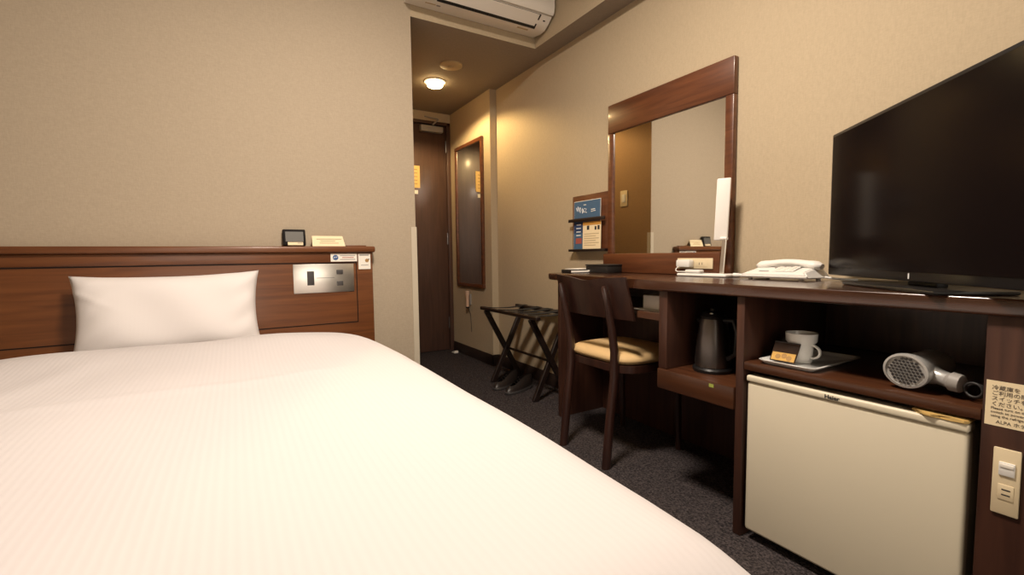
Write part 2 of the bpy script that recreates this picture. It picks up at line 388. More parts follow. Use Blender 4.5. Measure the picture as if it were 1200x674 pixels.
# outlet flap on the sloping underside between (2.262,2.122) and (2.19,2.168)
dY, dZ = Vector((0, 2.190-2.262, 2.168-2.122)).normalized()[1:]
mA = frame_matrix((AX0, 2.262, 2.122), (1, 0, 0), (0, dY, dZ)); L_ = math.hypot(.072, .046)
mA2 = mA @ Matrix.Rotation(math.pi, 4, 'X') if (mA.to_3x3() @ Vector((0, 0, 1))).z > 0 else mA
sg = -1 if mA2 is not mA else 1
def ac_plate(name, x0, x1, a, b, t0, mat, parent): 
    y0, y1 = (a, b) if sg == 1 else (-b, -a)
    return plate(name, mA2, x0, x1, y0, y1, .003, mat, parent, z0=t0)
ac_plate('outlet_slot', .13, .716, -.001, L_*.99, .0005, M['black'], t)
ac_plate('outlet_flap', .13, .704, .017, L_*.99, .004, M['ac'], t)
ac_plate('signal_window', .742, .756, L_*.42, L_*.70, .0005, M['blackmat'], t)
B('rating_label', M['ink_grey'], (AX0+.145, AX0+.165, 2.296, 2.306, 2.1185, 2.1212), 0, t)
B('rating_text', M['plate_warm'], (AX0+.085, AX0+.14, 2.296, 2.304, 2.1190, 2.1212), 0, t)
B('rating_text', M['plate_warm'], (AX0+.62, AX0+.69, 2.285, 2.296, 2.1190, 2.1212), 0, t)

# ------------------------------------------------------------------ headboard
HX0, HX1, HYF = -1.40, .590, 2.335
t = thing('headboard', (-.4, 2.36, 0), 'long reddish-brown wooden headboard panel behind the bed', 'headboard')
B('back_panel', M['wood_h'], (HX0, HX1, HYF, YH-.001, .02, .868), .003, t)
B('ledge_cap', M['wood_h'], (HX0, HX1+.012, HYF-.018, YH-.0005, .868, .897), .008, t, seg=3)
def seam(x0, x1, z0, z1): B('seam', M['blackmat'], (x0, x1, HYF-.0012, HYF+.002, z0, z1), 0, t)
seam(HX0, .512, .8165, .8205); seam(HX0, .512, .5275, .5315); seam(.5095, .5135, .529, .8205)
B('upper_rail', M['wood_h'], (HX0, .588, HYF-.003, HYF+.001, .822, .866), .002, t)

def hb(x, z): return frame_matrix((x, HYF, z), (1, 0, 0), (0, 0, 1))
mP = hb(.230, .680) @ Matrix.Translation((0, 0, .0004))
t = thing('control_plate', (.36, HYF, .745), 'brushed steel bedside switch plate on the headboard', 'switch plate')
plate('steel_plate', mP, 0, .268, 0, .134, .003, M['steel'], t, .001)
plate('rocker_switch', mP, .058, .088, .036, .102, .007, M['darkgrey'], t, .0015)
for z in (.030, .084): plate('push_switch', mP, .188, .217, z, z+.022, .006, M['darkgrey'], t, .0015)
plate('printed_line', mP, .098, .178, .068, .0705, .0034, M['ink_grey'], t)
mS = hb(.394, .825)
t = thing('sticker', (.455, HYF, .825), 'wide white sticker with round blue emblem on the headboard top rail', 'sticker')
mS = mS @ Matrix.Translation((0, 0, .003))
plate('paper', mS, 0, .121, 0, .038, .0006, M['paper'], t)
bm = bmesh.new(); lathe(bm, [(.0125, 0), (.0125, .0010), (0, .0010)], None, 28, axis=mS @ Matrix.Translation((.022, .019, 0))); finish('emblem', bm, M['ink_blue'], t)
bm = bmesh.new(); tube(bm, [mS @ Vector(p) for p in ((.014, .016, .0012), (.020, .022, .0012), (.024, .018, .0012), (.030, .024, .0012))], .0014, 6); finish('emblem_mark', bm, M['ink_white'], t)
for k, (a, b, mt) in enumerate(((.042, .113, 'ink_grey'), (.052, .106, 'ink_red'), (.042, .113, 'ink_grey'))): plate('printed_line', mS, a, b, .026-.009*k, .0295-.009*k, .0009, M[mt], t)
mS = hb(.521, .786)
t = thing('sticker', (.55, HYF, .786), 'small square cream sticker with brown dot at the headboard corner', 'sticker')
mS = mS @ Matrix.Translation((0, 0, .003))
plate('paper', mS, 0, .058, 0, .076, .0006, M['paper'], t)
plate('printed_line', mS, .006, .050, .066, .071, .0009, M['ink_grey'], t)
plate('printed_line', mS, .012, .048, .018, .021, .0009, M['ink_grey'], t)
bm = bmesh.new(); lathe(bm, [(.009, 0), (.009, .0012), (0, .0012)], None, 20, axis=mS @ Matrix.Translation((.041, .042, 0))); finish('brown_dot', bm, M['ink_brown'], t)
bm = bmesh.new(); lathe(bm, [(.003, 0), (.003, .0016), (0, .0016)], None, 12, axis=mS @ Matrix.Translation((.050, .048, 0))); finish('pin', bm, M['black'], t)

# on the headboard ledge
ZL = .8972
lean = Matrix.Translation((0, 2.352, ZL)) @ Matrix.Rotation(math.radians(-10), 4, 'X')
t = thing('digital_clock', (.243, 2.352, ZL), 'small black digital clock with grey display on the headboard ledge', 'clock')
bm = bmesh.new(); box(bm, .195, .291, -.012, .008, .0025, .078, .005, 2, mat=lean); finish('case', bm, M['blackmat'], t)
bm = bmesh.new(); box(bm, .206, .281, -.0135, -.011, .020, .066, mat=lean); finish('display', bm, M['lcd'], t)
bm = bmesh.new(); box(bm, .214, .278, -.0165, -.012, .003, .017, mat=lean); c = finish('label_strip', bm, M['papercream'], t)
c['label'] = 'cream label strip'
bm = bmesh.new(); box(bm, .255, .275, -.0170, -.0164, .011, .014, mat=lean); finish('printed_line', bm, M['ink_grey'], c)
t = thing('card_stand', (.39, 2.350, ZL), 'folded cream tent card on the headboard ledge right of the clock', 'card')
bm = bmesh.new(); prism(bm, [(2.326, ZL+.0006), (2.328, ZL), (2.345, ZL+.046), (2.374, ZL), (2.3755, ZL+.0006), (2.345, ZL+.049)], 'X', .316, .462)
for v in bm.verts:
    if v.co.z > ZL+.02: v.co.x += (.004 if v.co.x < .4 else -.006)-.003
finish('folded_card', bm, M['papercream'], t, smooth=0)
mC = frame_matrix((.318, 2.3262, ZL+.001), (1, 0, 0), (0, .017, .047))
for a, b, y in ((.018, .13, .034), (.034, .10, .024), (.03, .115, .014)): plate('printed_line', mC, a, b, y, y+.003, .0012, M['plate_warm'], t)
t = setp(B('wooden_board', M['wood_h'], (.470, .562, 2.335, 2.372, ZL, ZL+.005), .001), 'thin brown board lying on the headboard ledge right of the cream card', 'board')

# ------------------------------------------------------------------ bed
BX0, BX1, BY0, BY1 = -.93, .53, .30, 2.315
t = thing('bed', (-.2, 1.3, 0), 'double bed with dark base standing against the wooden headboard', 'bed')
B('mattress', M['mattress'], (BX0+.03, BX1-.04, BY0+.10, BY1, .24, .425), .04, t, seg=4)
B('base', M['bedbase'], (BX0+.01, BX1-.01, BY0+.03, BY1, .10, .24), .01, t)
for x in (BX0+.08, BX1-.08):
    for y in (BY0+.12, BY1-.10):
        bm = bmesh.new(); lathe(bm, [(0, 0), (.025, 0), (.03, .10), (0, .10)], (x, y, 0), 16); finish('leg', bm, M['black'], t)

def smoothstep(a, b, x):
    k = max(0, min(1, (x-a)/(b-a))); return k*k*(3-2*k)
def noise3(x, y):
    return (math.sin(3.1*x+1.7*y+.5)+.6*math.sin(-5.3*x+4.1*y+1.9)+.4*math.sin(9.2*x+7.3*y+.3))/2
def make_duvet():
    X0, X1, Y0, Y1 = BX0-.045, .592, .312, 2.10
    nx, ny = 110, 130; t = .018
    bm = bmesh.new(); top = []
    # parametrise by arc: s in [-1,1] folds down over the sides
    def prof(s, half, drop, R=.17):
        # s 0..1 from centre to hem: returns (offset from centre, drop)
        flat = half-R; q = R*math.pi/2
        total = flat + q + drop
        d = s*total
        if d < flat: return d, 0.0
        if d < flat+q:
            a = (d-flat)/R; return flat+R*math.sin(a), R*(1-math.cos(a))
        return half + .012*(d-flat-q)/drop, R+(d-flat-q)
    cx, cy = (X0+X1)/2, (Y0+Y1)/2; hx, hy = (X1-X0)/2, (Y1-Y0)/2
    rows = []
    for j in range(ny+1):
        v = -1+2*j/ny
        yo, yd = prof(abs(v), hy, .10 if v < 0 else .02, .15 if v < 0 else .09)
        y = cy + math.copysign(yo, v)
        row = []
        for i in range(nx+1):
            u = -1+2*i/nx
            xo, xd = prof(abs(u), hx, .10)
            x = cx + math.copysign(xo, u)
            # tuck the head end's right corner in a little
            e = smoothstep(1.55, 2.10, y); x -= math.copysign(1, u)*(e*.13+.025*(1-smoothstep(.29, .50, y))**2)*smoothstep(.3, 1, abs(u))
            drop = math.hypot(xd, yd) if xd > 0 and yd > 0 else xd+yd
            drop = min(drop, .29)
            crown = .050*(1-min(1, abs(u)/.86)**3.2)*(1-.5*max(0, -v)**3)
            headpuff = .022*math.exp(-((y-1.86)/.17)**2)*(1-abs(u)**4)
            w = .007*noise3(x*2.2, y*1.7)*(1-.4*abs(u))
            # soft diagonal folds on the left, and a puffy hem
            fold = .006*math.exp(-((x+.55-.35*(y-1.2))/.05)**2)*smoothstep(.5, 1.1, y)*(1-smoothstep(1.6, 1.9, y))
            fold += .004*math.exp(-((y-1.30-.12*(x+.2))/.03)**2)*(1-smoothstep(.1, .4, x))*smoothstep(-.8, -.4, x)
            z = .490 + crown + headpuff + w + fold - drop
            if drop > .05:
                x += .010*math.sin(14*y+.7*math.sin(9*y))*smoothstep(.05, .2, drop)*math.copysign(1, u)*(1 if xd > 0 else 0)
                y += .010*math.sin(15*x)*smoothstep(.05, .2, drop)*(1 if yd > 0 and v < 0 else 0)
            row.append(bm.verts.new((x, y, z)))
        rows.append(row)
    for a, b in zip(rows, rows[1:]):
        for i in range(nx): bm.faces.new((a[i], a[i+1], b[i+1], b[i]))
    o = finish('duvet', bm, M['duvet'], smooth=0)
    o.data.shade_smooth()
    sm = o.modifiers.new('thickness', 'SOLIDIFY'); sm.thickness = .016; sm.offset = -1
    return setp(o, 'white striped duvet spread over the bed', 'duvet')
make_duvet()

def make_pillow():
    n = 48; W2, H2, T = .305, .172, .080
    bm = bmesh.new(); sides = []
    for s in (1, -1):
        g = []
        for j in range(n+1):
            r = []
            for i in range(n+1):
                u, v = -1+2*i/n, -1+2*j/n
                fx = 1 - .055*(1-v*v)*0 - .06*(1-abs(u))*0
                # edges bow inward between pointed corners
                x = u*W2*(1-.07*(1-v*v)**1.0*abs(u)**2); y = v*H2*(1-.10*(1-u*u)*abs(v)**2)
                b = max(0, (1-u**4))**.55*max(0, (1-v**4))**.55
                z = s*T*b
                z += .004*math.sin(7*u+3*v)*b + .006*b*math.sin(11*(u-v))*smoothstep(.5, 1, abs(u))
                k = math.exp(-(((u+v*.9)+.45)/.06)**2)*smoothstep(-.2, .9, v)*smoothstep(.1, .9, -u)
                z += s*.007*k
                r.append(bm.verts.new((x, y, z)))
            g.append(r)
        sides.append(g)
    for k, g in enumerate(sides):
        for a, b in zip(g, g[1:]):
            for i in range(n):
                f = (a[i], a[i+1], b[i+1], b[i]); bm.faces.new(f if k == 0 else f[::-1])
    bmesh.ops.remove_doubles(bm, verts=bm.verts, dist=.0009)
    m = Matrix.Translation((-.213, 2.232, .625)) @ Matrix.Rotation(math.radians(74), 4, 'X') @ Matrix.Rotation(math.radians(.6), 4, 'Z')
    for v in bm.verts: v.co = m @ v.co
    o = finish('pillow', bm, M['pillow'], smooth=0); o.data.shade_smooth()
    setp(o, 'white pillow leaning against the wooden headboard', 'pillow')
make_pillow()

# ------------------------------------------------------------------ desk wall unit
ZT = .752; XF = 1.258
# worktop: straight front, tapering to the left end
t = thing('worktop', (1.5, .8, ZT), 'long dark brown wooden desk worktop along the right wall', 'worktop')
pts = [(XW-.001, -.55), (1.245, -.55), (1.245, 1.09), (1.270, 1.25), (1.385, 1.945), (1.398, 1.972), (1.425, 1.985), (XW-.001, 1.985)]
bm = bmesh.new(); prism(bm, pts, 'Z', ZT-.034, ZT)
es = [e for e in bm.edges if abs(e.verts[0].co.z-e.verts[1].co.z) < 1e-5]
bmesh.ops.bevel(bm, geom=es, offset=.008, segments=3, profile=.5, affect='EDGES')
finish('board', bm, M['wood_top'], t, smooth=35)
ZU = ZT-.0345
t = thing('desk_end_panel', (1.56, 1.93, 0), 'upright dark wood panel carrying the left end of the worktop', 'desk panel')
B('side_panel', M['wood_z'], (1.43, XW-.010, 1.91, 1.935, .0, ZU), .002, t)
t = thing('under_desk_shelf', (1.5, 1.3, .63), 'thin dark wood shelf below the worktop behind the chair', 'shelf')
bm = bmesh.new(); prism(bm, [(1.272, 1.117), (XW-.014, 1.117), (XW-.014, 1.909), (1.46, 1.909), (1.365, 1.29), (1.278, 1.235)], 'Z', .610, .633); finish('shelf_board', bm, M['wood_y'], t, smooth=0)
B('back_panel', M['wood_z'], (XW-.013, XW-.002, .8265, 1.909, 0, .377), 0, t); B('back_panel', M['wood_z'], (XW-.013, XW-.002, 1.117, 1.909, .378, ZU), 0, t)
t = thing('open_cubby', (1.5, .96, .38), 'open dark wood cubby under the worktop holding the kettle', 'cubby')
B('side_panel', M['wood_z'], (XF, XW-.002, 1.080, 1.116, .448, ZU), .003, t)
B('bottom_box', M['wood_y'], (XF-.006, XW-.002, .826, 1.116, .378, .4475), .004, t)
B('back_panel', M['wood_z'], (XW-.012, XW-.002, .826, 1.080, .448, ZU), 0, t)
t = thing('fridge_cabinet', (1.5, .55, 0), 'dark wood cabinet under the worktop around the small refrigerator', 'cabinet')
B('left_panel', M['wood_z'], (XF, XW-.002, .800, .8245, 0, ZU), .003, t)
B('shelf_board', M['wood_y'], (XF, XW-.002, .2985, .7995, .506, .530), .003, t)
B('back_panel', M['wood_z'], (XW-.012, XW-.002, .299, .799, .531, ZU), 0, t)
B('right_panel', M['wood_z'], (XF+.02, XW-.002, .272, .298, 0, ZU), .002, t)
B('front_panel', M['wood_z'], (XF, XF+.0195, -.50, .298, 0, ZU), .002, t)
B('end_panel', M['wood_z'], (XF+.02, XW-.002, -.50, -.475, 0, ZU), .002, t)
setp(B('sticker', M['green'], (XF-.0069, XF-.0061, .892, .908, .430, .440)), 'tiny yellow-green sticker on the front edge below the kettle', 'sticker')

# notice and switch plate on the cabinet's front panel (front faces -X: right is -Y)
def fr(y, z): return frame_matrix((XF, y, z), (0, -1, 0), (0, 0, 1))
mF = fr(.2935, .503)
t = thing('notice', (XF, .25, .503), 'cream printed notice about the refrigerator switch on the wooden cabinet front', 'notice')
plate('paper', mF, 0, .125, 0, .088, .0008, M['papercream'], t)
for k, s_ in enumerate(('冷蔵庫を', 'ご利用の際は', 'スイッチを入れて', 'ください。')):
    text('printed_text', s_, .0098, mF @ Matrix.Translation((.008, .0715-.0105*k, .001)), M['ink_soft'], t)
for k, s_ in enumerate(('Please turn on the', 'switch to power for', 'using the refrigerator.')):
    text('printed_text', s_, .0068, mF @ Matrix.Translation((.008, .0325-.0075*k, .001)), M['ink_soft'], t)
text('printed_text', 'ALPA ホテル', .0090, mF @ Matrix.Translation((.016, .0055, .001)), M['ink_soft'], t)
mF = fr(.2775, .333)
t = thing('switch_plate', (XF, .26, .333), 'cream switch and socket plate on the wooden cabinet front', 'switch plate')
plate('cover_plate', mF, 0, .038, 0, .130, .005, M['cream'], t, .002)
c = plate('rocker_switch', mF, .009, .031, .078, .104, .008, M['white'], t, .001)
plate('switch_bar', mF, .0105, .0295, .094, .101, .0015, M['paper'], c, .0005, .0078)
c = plate('socket', mF, .009, .031, .030, .060, .0065, M['cream'], t, .001)
for z in (.039, .049): plate('slot', mF, .0145, .0265, z, z+.0025, .0006, M['ink'], c, 0, .0062)

# ------------------------------------------------------------------ refrigerator
FY0, FY1 = .316, .790
t = thing('refrigerator', (1.47, .55, 0), 'small cream refrigerator under the worktop shelf', 'refrigerator')
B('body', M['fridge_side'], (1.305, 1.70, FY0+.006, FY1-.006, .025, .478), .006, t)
dr = B('door', M['fridge'], (XF+.004, 1.298, FY0, FY1, .030, .4725), .008, t, seg=3)
B('gasket', M['gasket'], (1.297, 1.306, FY0+.012, FY1-.012, .04, .468), 0, t)
tp = B('top_strip', M['fridge'], (XF, 1.300, FY0-.001, FY1+.001, .4735, .492), .005, dr, seg=3)
mF = frame_matrix((XF-.0002, .583, .4785), (0, -1, 0), (0, 0, 1))
text('logo', 'Haier', .0135, mF, M['ink'], t, bold=.0004, sx=1.12, ext=.0004)
bm = bmesh.new()
prism(bm, [(1.272, .412), (1.264, .398), (1.253, .386), (1.250, .374), (1.259, .362), (1.256, .340), (1.254, .322), (1.262, .315), (1.300, .315), (1.310, .34), (1.310, .39), (1.285, .415)], 'Z', .4925, .5005)
bmesh.ops.bevel(bm, geom=[e for e in bm.edges if abs(e.verts[0].co.z-e.verts[1].co.z) < 1e-6], offset=.002, segments=2, affect='EDGES')
hc = finish('hinge_cover', bm, M['yellow'], t, smooth=35); hc['label'] = 'yellowed hinge cover'
for y in (FY0+.04, FY1-.04):
    for x in (1.33, 1.66):
        bm = bmesh.new(); lathe(bm, [(0, 0), (.016, 0), (.016, .026), (0, .026)], (x, y, 0), 16); finish('foot', bm, M['black'], t)

# ------------------------------------------------------------------ on the fridge shelf
ZS = .5303
def tray():
    t = thing('tray', (1.40, .695, ZS), 'white rectangular tray on the shelf above the refrigerator', 'tray')
    x0, x1, y0, y1 = 1.266, 1.535, .612, .768
    def rr(o, z, r):
        a = []
        for cx, cy, s in ((x1-o-r, y1-o-r, 0), (x0+o+r, y1-o-r, 90), (x0+o+r, y0+o+r, 180), (x1-o-r, y0+o+r, 270)):
            for k in range(7):
                g = math.radians(s+15*k); a.append((cx+r*math.cos(g), cy+r*math.sin(g), z))
        return a
    loops = [rr(.014, 0, .014), rr(.004, .008, .018), rr(0, .012, .02), rr(.006, .0125, .018), rr(.012, .006, .014), rr(.016, .003, .012)]
    bm = bmesh.new(); L = [[bm.verts.new((p[0], p[1], p[2]+ZS)) for p in l] for l in loops]
    for a, b in zip(L, L[1:]):
        n = len(a)
        for i in range(n): bm.faces.new((a[i], a[(i+1) % n], b[(i+1) % n], b[i]))
    bm.faces.new(L[0][::-1]); bm.faces.new(L[-1])
    finish('tray_body', bm, M['porcelain'], t, smooth=50)
tray()
cc = (1.372, .700, ZS+.0033)
t = thing('mug', cc, 'white porcelain cup with flared rim on the white tray', 'cup')
bm = bmesh.new(); lathe(bm, [(0, 0), (.026, 0), (.0285, .003), (.030, .02), (.032, .052), (.039, .060), (.0405, .083), (.0385, .083), (.036, .062), (.029, .052), (.027, .02), (.024, .006), (0, .006)], cc, 40); finish('cup_body', bm, M['porcelain'], t, smooth=40)
bm = bmesh.new(); pts = []
for k in range(11):
    a = math.radians(-80+160*k/10); pts.append((cc[0]-.005, cc[1]-.031-.021*math.cos(a), cc[2]+.034+.018*math.sin(a)))
pts = [(cc[0]-.004, cc[1]-.027, cc[2]+.0155)]+pts+[(cc[0]-.004, cc[1]-.027, cc[2]+.0525)]
tube(bm, pts, .0042, 10, flat=(1.25, .85)); finish('handle', bm, M['porcelain'], t, smooth=60)
# sachets leaning on the cup
mk = frame_matrix((1.308, .752, ZS+.0062), (.06, -.998, 0), (.40, -.06, .915))
t = thing('coffee_sachet', (1.335, .72, ZS), 'brown drip coffee sachet with golden picture leaning on the white cup', 'sachet')
bm = bmesh.new(); box(bm, 0, .068, 0, .058, 0, .004, .0015, 2, mat=mk); finish('film', bm, M['coffee'], t)
bm = bmesh.new(); box(bm, .003, .065, .003, .026, .004, .0045, mat=mk); finish('gold_picture', bm, M['gold'], t)
for q in ((.02, .014), (.036, .017), (.05, .012)):
    bm = bmesh.new(); lathe(bm, [(.007, 0), (.007, .0008), (0, .0008)], None, 14, axis=mk @ Matrix.Translation((q[0], q[1], .0044))); finish('cup_picture', bm, M['ink_brown'], t)
bm = bmesh.new(); box(bm, 0, .068, .0545, .058, .004, .0048, mat=mk); finish('crimp', bm, M['darkgrey'], t)
bm = bmesh.new(); bar(bm, (1.335, .7545, ZS+.0072), (1.377, .738, ZS+.066), .006, .024, (.5, -.8, 0), .001)
setp(finish('spoon_packet', bm, M['black']), 'slim black packet standing at the tray left of the coffee sachet', 'packet')

# hair dryer
def dryer():
    c = Vector((1.283, .432, ZS+.0445))
    ax = Vector((1, -.12, .03)).normalized(); rt = Vector((-.12, -1, -.03)).normalized(); up = ax.cross(rt).normalized()
    if up.z < 0: up = -up
    m = Matrix((rt, up, ax)).transposed().to_4x4(); m.translation = c
    t = thing('hair_dryer', (c.x+.06, c.y, ZS), 'silver hair dryer with oval grille lying on the shelf above the refrigerator', 'hair dryer')
    bm = bmesh.new(); lathe(bm, [(.0385, .0), (.0435, .001), (.0445, .006), (.0435, .014), (.039, .035), (.037, .08), (.038, .12), (.034, .135), (0, .138)], None, 40, axis=m, sx=1, sy=.88); finish('barrel', bm, M['silver'], t, smooth=50)
    bm = bmesh.new(); lathe(bm, [(.0390, .002), (.0390, .0045), (0, .0045)], None, 40, axis=m, sx=1, sy=.88); g = finish('grille_back', bm, M['silver'], t)
    bm = bmesh.new(); k = .0078
    for j in range(-5, 6):
        for i in range(-6, 7):
            x = (i+.5*(j % 2))*k; y = j*k*.866
            if (x/.0345)**2+(y/.0300)**2 < 1:
                lathe(bm, [(.0030, .0012), (.0030, .0026), (0, .0012)], None, 6, axis=m @ Matrix.Translation((x, y, 0)))
    finish('grille_holes', bm, M['darkgrey'], t)
    p0 = m @ Vector((.02, .0, .045)); 
    hp = [c + Vector((.045, -.030, -.006)), c + Vector((.040, -.048, -.008)), c + Vector((.034, -.062, -.010)), c + Vector((.030, -.070, -.011))]
    bm = bmesh.new(); tube(bm, hp, [.024, .0175, .0165, .0165], 18); finish('handle', bm, M['silver'], t, smooth=50)
    bm = bmesh.new(); tube(bm, [hp[-1], hp[-1]+Vector((-.002, -.003, 0)), hp[-1]+Vector((-.004, -.019, -.002)), hp[-1]+Vector((-.005, -.023, -.002))], [.0165, .0205, .0195, .014], 18); finish('handle_cap', bm, M['grey'], t, smooth=40)
    return t
dr_ = dryer()
bm = bmesh.new(); pts = []
for k in range(41):
    a = 2*math.pi*k/40*1.9; pts.append((1.305+.010*math.sin(a*.5), .322+.0150*math.cos(a), ZS+.0195+.0155*math.sin(a)+.0002*k))
tube(bm, pts, .0026, 8); finish('power_cord', bm, M['cordgrey'], dr_, smooth=60)['label'] = 'coiled dark cord'

# kettle in the cubby
kc = (1.375, .985, .4478)
t = thing('kettle', kc, 'dim steel electric kettle with black lid in the open cubby', 'kettle')
bm = bmesh.new(); lathe(bm, [(0, 0), (.062, 0), (.064, .010), (.060, .016), (.0, .016)], kc, 36); finish('power_base', bm, M['black'], t)
bm = bmesh.new(); lathe(bm, [(0, .0165), (.055, .0165), (.057, .03), (.052, .10), (.044, .165), (.040, .178), (0, .178)], kc, 40); finish('kettle_body', bm, M['steel_dim'], t, smooth=40)
bm = bmesh.new(); lathe(bm, [(.0405, .178), (.042, .186), (.034, .198), (.012, .204), (.010, .212), (0, .213)], kc, 36); finish('lid', bm, M['black'], t, smooth=40)
bm = bmesh.new(); tube(bm, [(kc[0], kc[1]-.038, kc[2]+.175), (kc[0], kc[1]-.075, kc[2]+.178), (kc[0], kc[1]-.088, kc[2]+.14), (kc[0], kc[1]-.084, kc[2]+.07), (kc[0], kc[1]-.055, kc[2]+.05)], .009, 10); finish('handle', bm, M['black'], t, smooth=60)
bm = bmesh.new(); tube(bm, [(kc[0], kc[1]+.036, kc[2]+.150), (kc[0], kc[1]+.058, kc[2]+.172)], [.014, .008], 12); finish('spout', bm, M['black'], t, smooth=60)
bm = bmesh.new(); lathe(bm, [(0, 0), (.006, .001), (.0055, .004), (0, .006)], None, 14, axis=Matrix.Translation((kc[0]-.035, kc[1]-.018, kc[2]+.196))); finish('lid_button', bm, M['steel'], t)

# tissue box on the under-desk shelf
t = thing('tissue_box', (1.40, 1.21, .633), 'white paper box on the shelf under the worktop right of the chair', 'box')
B('carton', M['paper'], (1.335, 1.56, 1.150, 1.262, .6365, .689), .003, t)
bm = bmesh.new(); lathe(bm, [(.05, 0), (.05, .0006), (0, .0006)], None, 24, axis=Matrix.Translation((1.445, 1.206, .6888)) @ Matrix.Diagonal((1.5, .45, 1, 1))); finish('slot_film', bm, M['ink_grey'], t)
setp(B('paper_sheet', M['paper'], (1.318, 1.58, 1.130, 1.292, .6332, .6362), .001), 'flat white card lying under the white paper box', 'card')

# ------------------------------------------------------------------ on the worktop
ZD = ZT+.0003
# black guest tray and folder
rz = lambda c, d: Matrix.Translation(c) @ Matrix.Rotation(math.radians(d), 4, 'Z')
m = rz((1.615, 1.79, ZD), 4)
t = thing('leather_box', (1.615, 1.79, ZD), 'black leatherette box on the worktop in front of the mirror corner', 'box')
B('box_body', M['leather'], (-.055, .055, -.075, .075, 0, .034), .003, t, 2, m)
B('box_lid', M['leather'], (-.058, .058, -.078, .078, .0345, .042), .003, t, 2, m)
B('label_tag', M['paper'], (-.0592, -.0560, .046, .066, .006, .014), 0, t, 2, m)['label'] = 'small white tag'
m = rz((1.535, 1.895, ZD), -8)
t = thing('guest_folder', (1.535, 1.895, ZD), 'flat black folder lying on the left end of the worktop', 'folder')
B('cover', M['leather'], (-.075, .075, -.05, .05, 0, .016), .003, t, 2, m)
B('inner_pages', M['paper'], (-.073, .073, -.052, .044, .003, .012), 0, t, 2, m)
m = rz((1.575, 1.925, ZD+.0165), 10)
t = setp(B('paper_sheet', M['paper'], (-.075, .06, -.045, .045, 0, .003), .0005, None, 2, m), 'white paper sheets lying on the black folder', 'paper')

# dressing mirror
t = thing('dressing_mirror', (1.71, 1.5, ZT), 'large brown framed mirror standing at the back of the worktop', 'mirror')
mx0, mx1 = 1.700, XW-.001; my0, my1 = 1.146, 1.858; iy0, iy1 = 1.183, 1.826; iz0, iz1 = .852, 1.466
B('top_rail', M['wood_mir'], (mx0, mx1, my0, my1, iz1, 1.610), .004, t)
B('stile', M['wood_mir'], (mx0, mx1, my0, iy0, ZD, iz1-.0003), .004, t)
B('stile', M['wood_mir'], (mx0, mx1, iy1, my1, ZD, iz1-.0003), .004, t)
br = B('bottom_rail', M['wood_mir'], (1.668, 1.699, iy0-.010, my1, ZD, .848), .005, t)
B('glass', M['mirror'], (mx0+.012, mx1-.002, iy0-.002, iy1+.002, ZD+.02, iz1+.002), 0, t)
# socket on the bottom rail
mF = frame_matrix((1.668, 1.375, .780), (0, -1, 0), (0, 0, 1))
t = thing('socket_plate', (1.668, 1.29, .78), 'cream double socket plate on the lower rail of the desk mirror', 'socket')
plate('cover_plate', mF, 0, .175, 0, .044, .005, M['cream'], t, .002)
c = plate('socket', mF, .095, .150, .008, .036, .0065, M['cream'], t, .001)
for x in (.112, .126): plate('slot', mF, x, x+.002, .016, .026, .0005, M['ink'], c, 0, .0063)
t = thing('charger_plug', (1.64, 1.32, .79), 'white charger plugged into the socket below the mirror', 'charger')
plate('plug_body', mF, .020, .088, .006, .038, .034, M['white'], t, .006, .0052)
bm = bmesh.new(); tube(bm, [(1.632, 1.343, .789), (1.622, 1.347, .780), (1.612, 1.340, .772), (1.606, 1.325, .768), (1.604, 1.305, .7690), (1.604, 1.276, .7700)], .0022, 8); finish('cord', bm, M['white'], t, smooth=60)

# desk lamp
t = thing('desk_lamp', (1.61, 1.19, ZD), 'slim white LED desk lamp with upright rectangular head', 'desk lamp')
mL = rz((1.610, 1.190, ZD), 4)
B('lamp_base', M['white'], (-.045, .045, -.108, .105, 0, .012), .005, t, 3, mL)
B('base_tray', M['grey'], (-.038, .038, .0, .098, .0121, .0128), 0, t, 2, mL)
bm = bmesh.new(); bar(bm, (1.622, 1.130, ZD+.012), (1.624, 1.121, .905), .018, .007, (1, 0, 0), .002); finish('stem', bm, M['steel'], t)
mh = frame_matrix((1.616, 1.163, .893), (.45, -.89, 0), (0, -.045, 1))
B('lamp_head', M['lampface'], (0, .050, 0, .238, -.005, .005), .0049, t, 3, mh)
bm = bmesh.new(); tube(bm, [(1.6245, 1.110, .900), (1.6235, 1.138, .900)], .006, 12); finish('head_hinge', bm, M['white'], t)
t = setp(B('white_adapter', M['white'], (1.588, 1.618, 1.205, 1.275, ZD+.0130, ZD+.026), .004), 'small white block lying on the desk lamp base', 'adapter')
bm = bmesh.new(); tube(bm, [(1.620, 1.078, ZD+.0085), (1.622, 1.060, ZD+.0085), (1.622, 1.059, ZD+.0085), (1.624, 1.040, ZD+.0085)], [.008, .008, .0065, .0065], 10)
tube(bm, [(1.624, 1.040, ZD+.0068), (1.630, 1.018, ZD+.0068), (1.635, 1.000, ZD+.0068), (1.66, .99, ZD+.0068), (1.69, 1.0, ZD+.0068)], .0062, 10); setp(finish('power_cable', bm, M['white'], smooth=60), 'thick white cable on the worktop between lamp and telephone', 'cable')

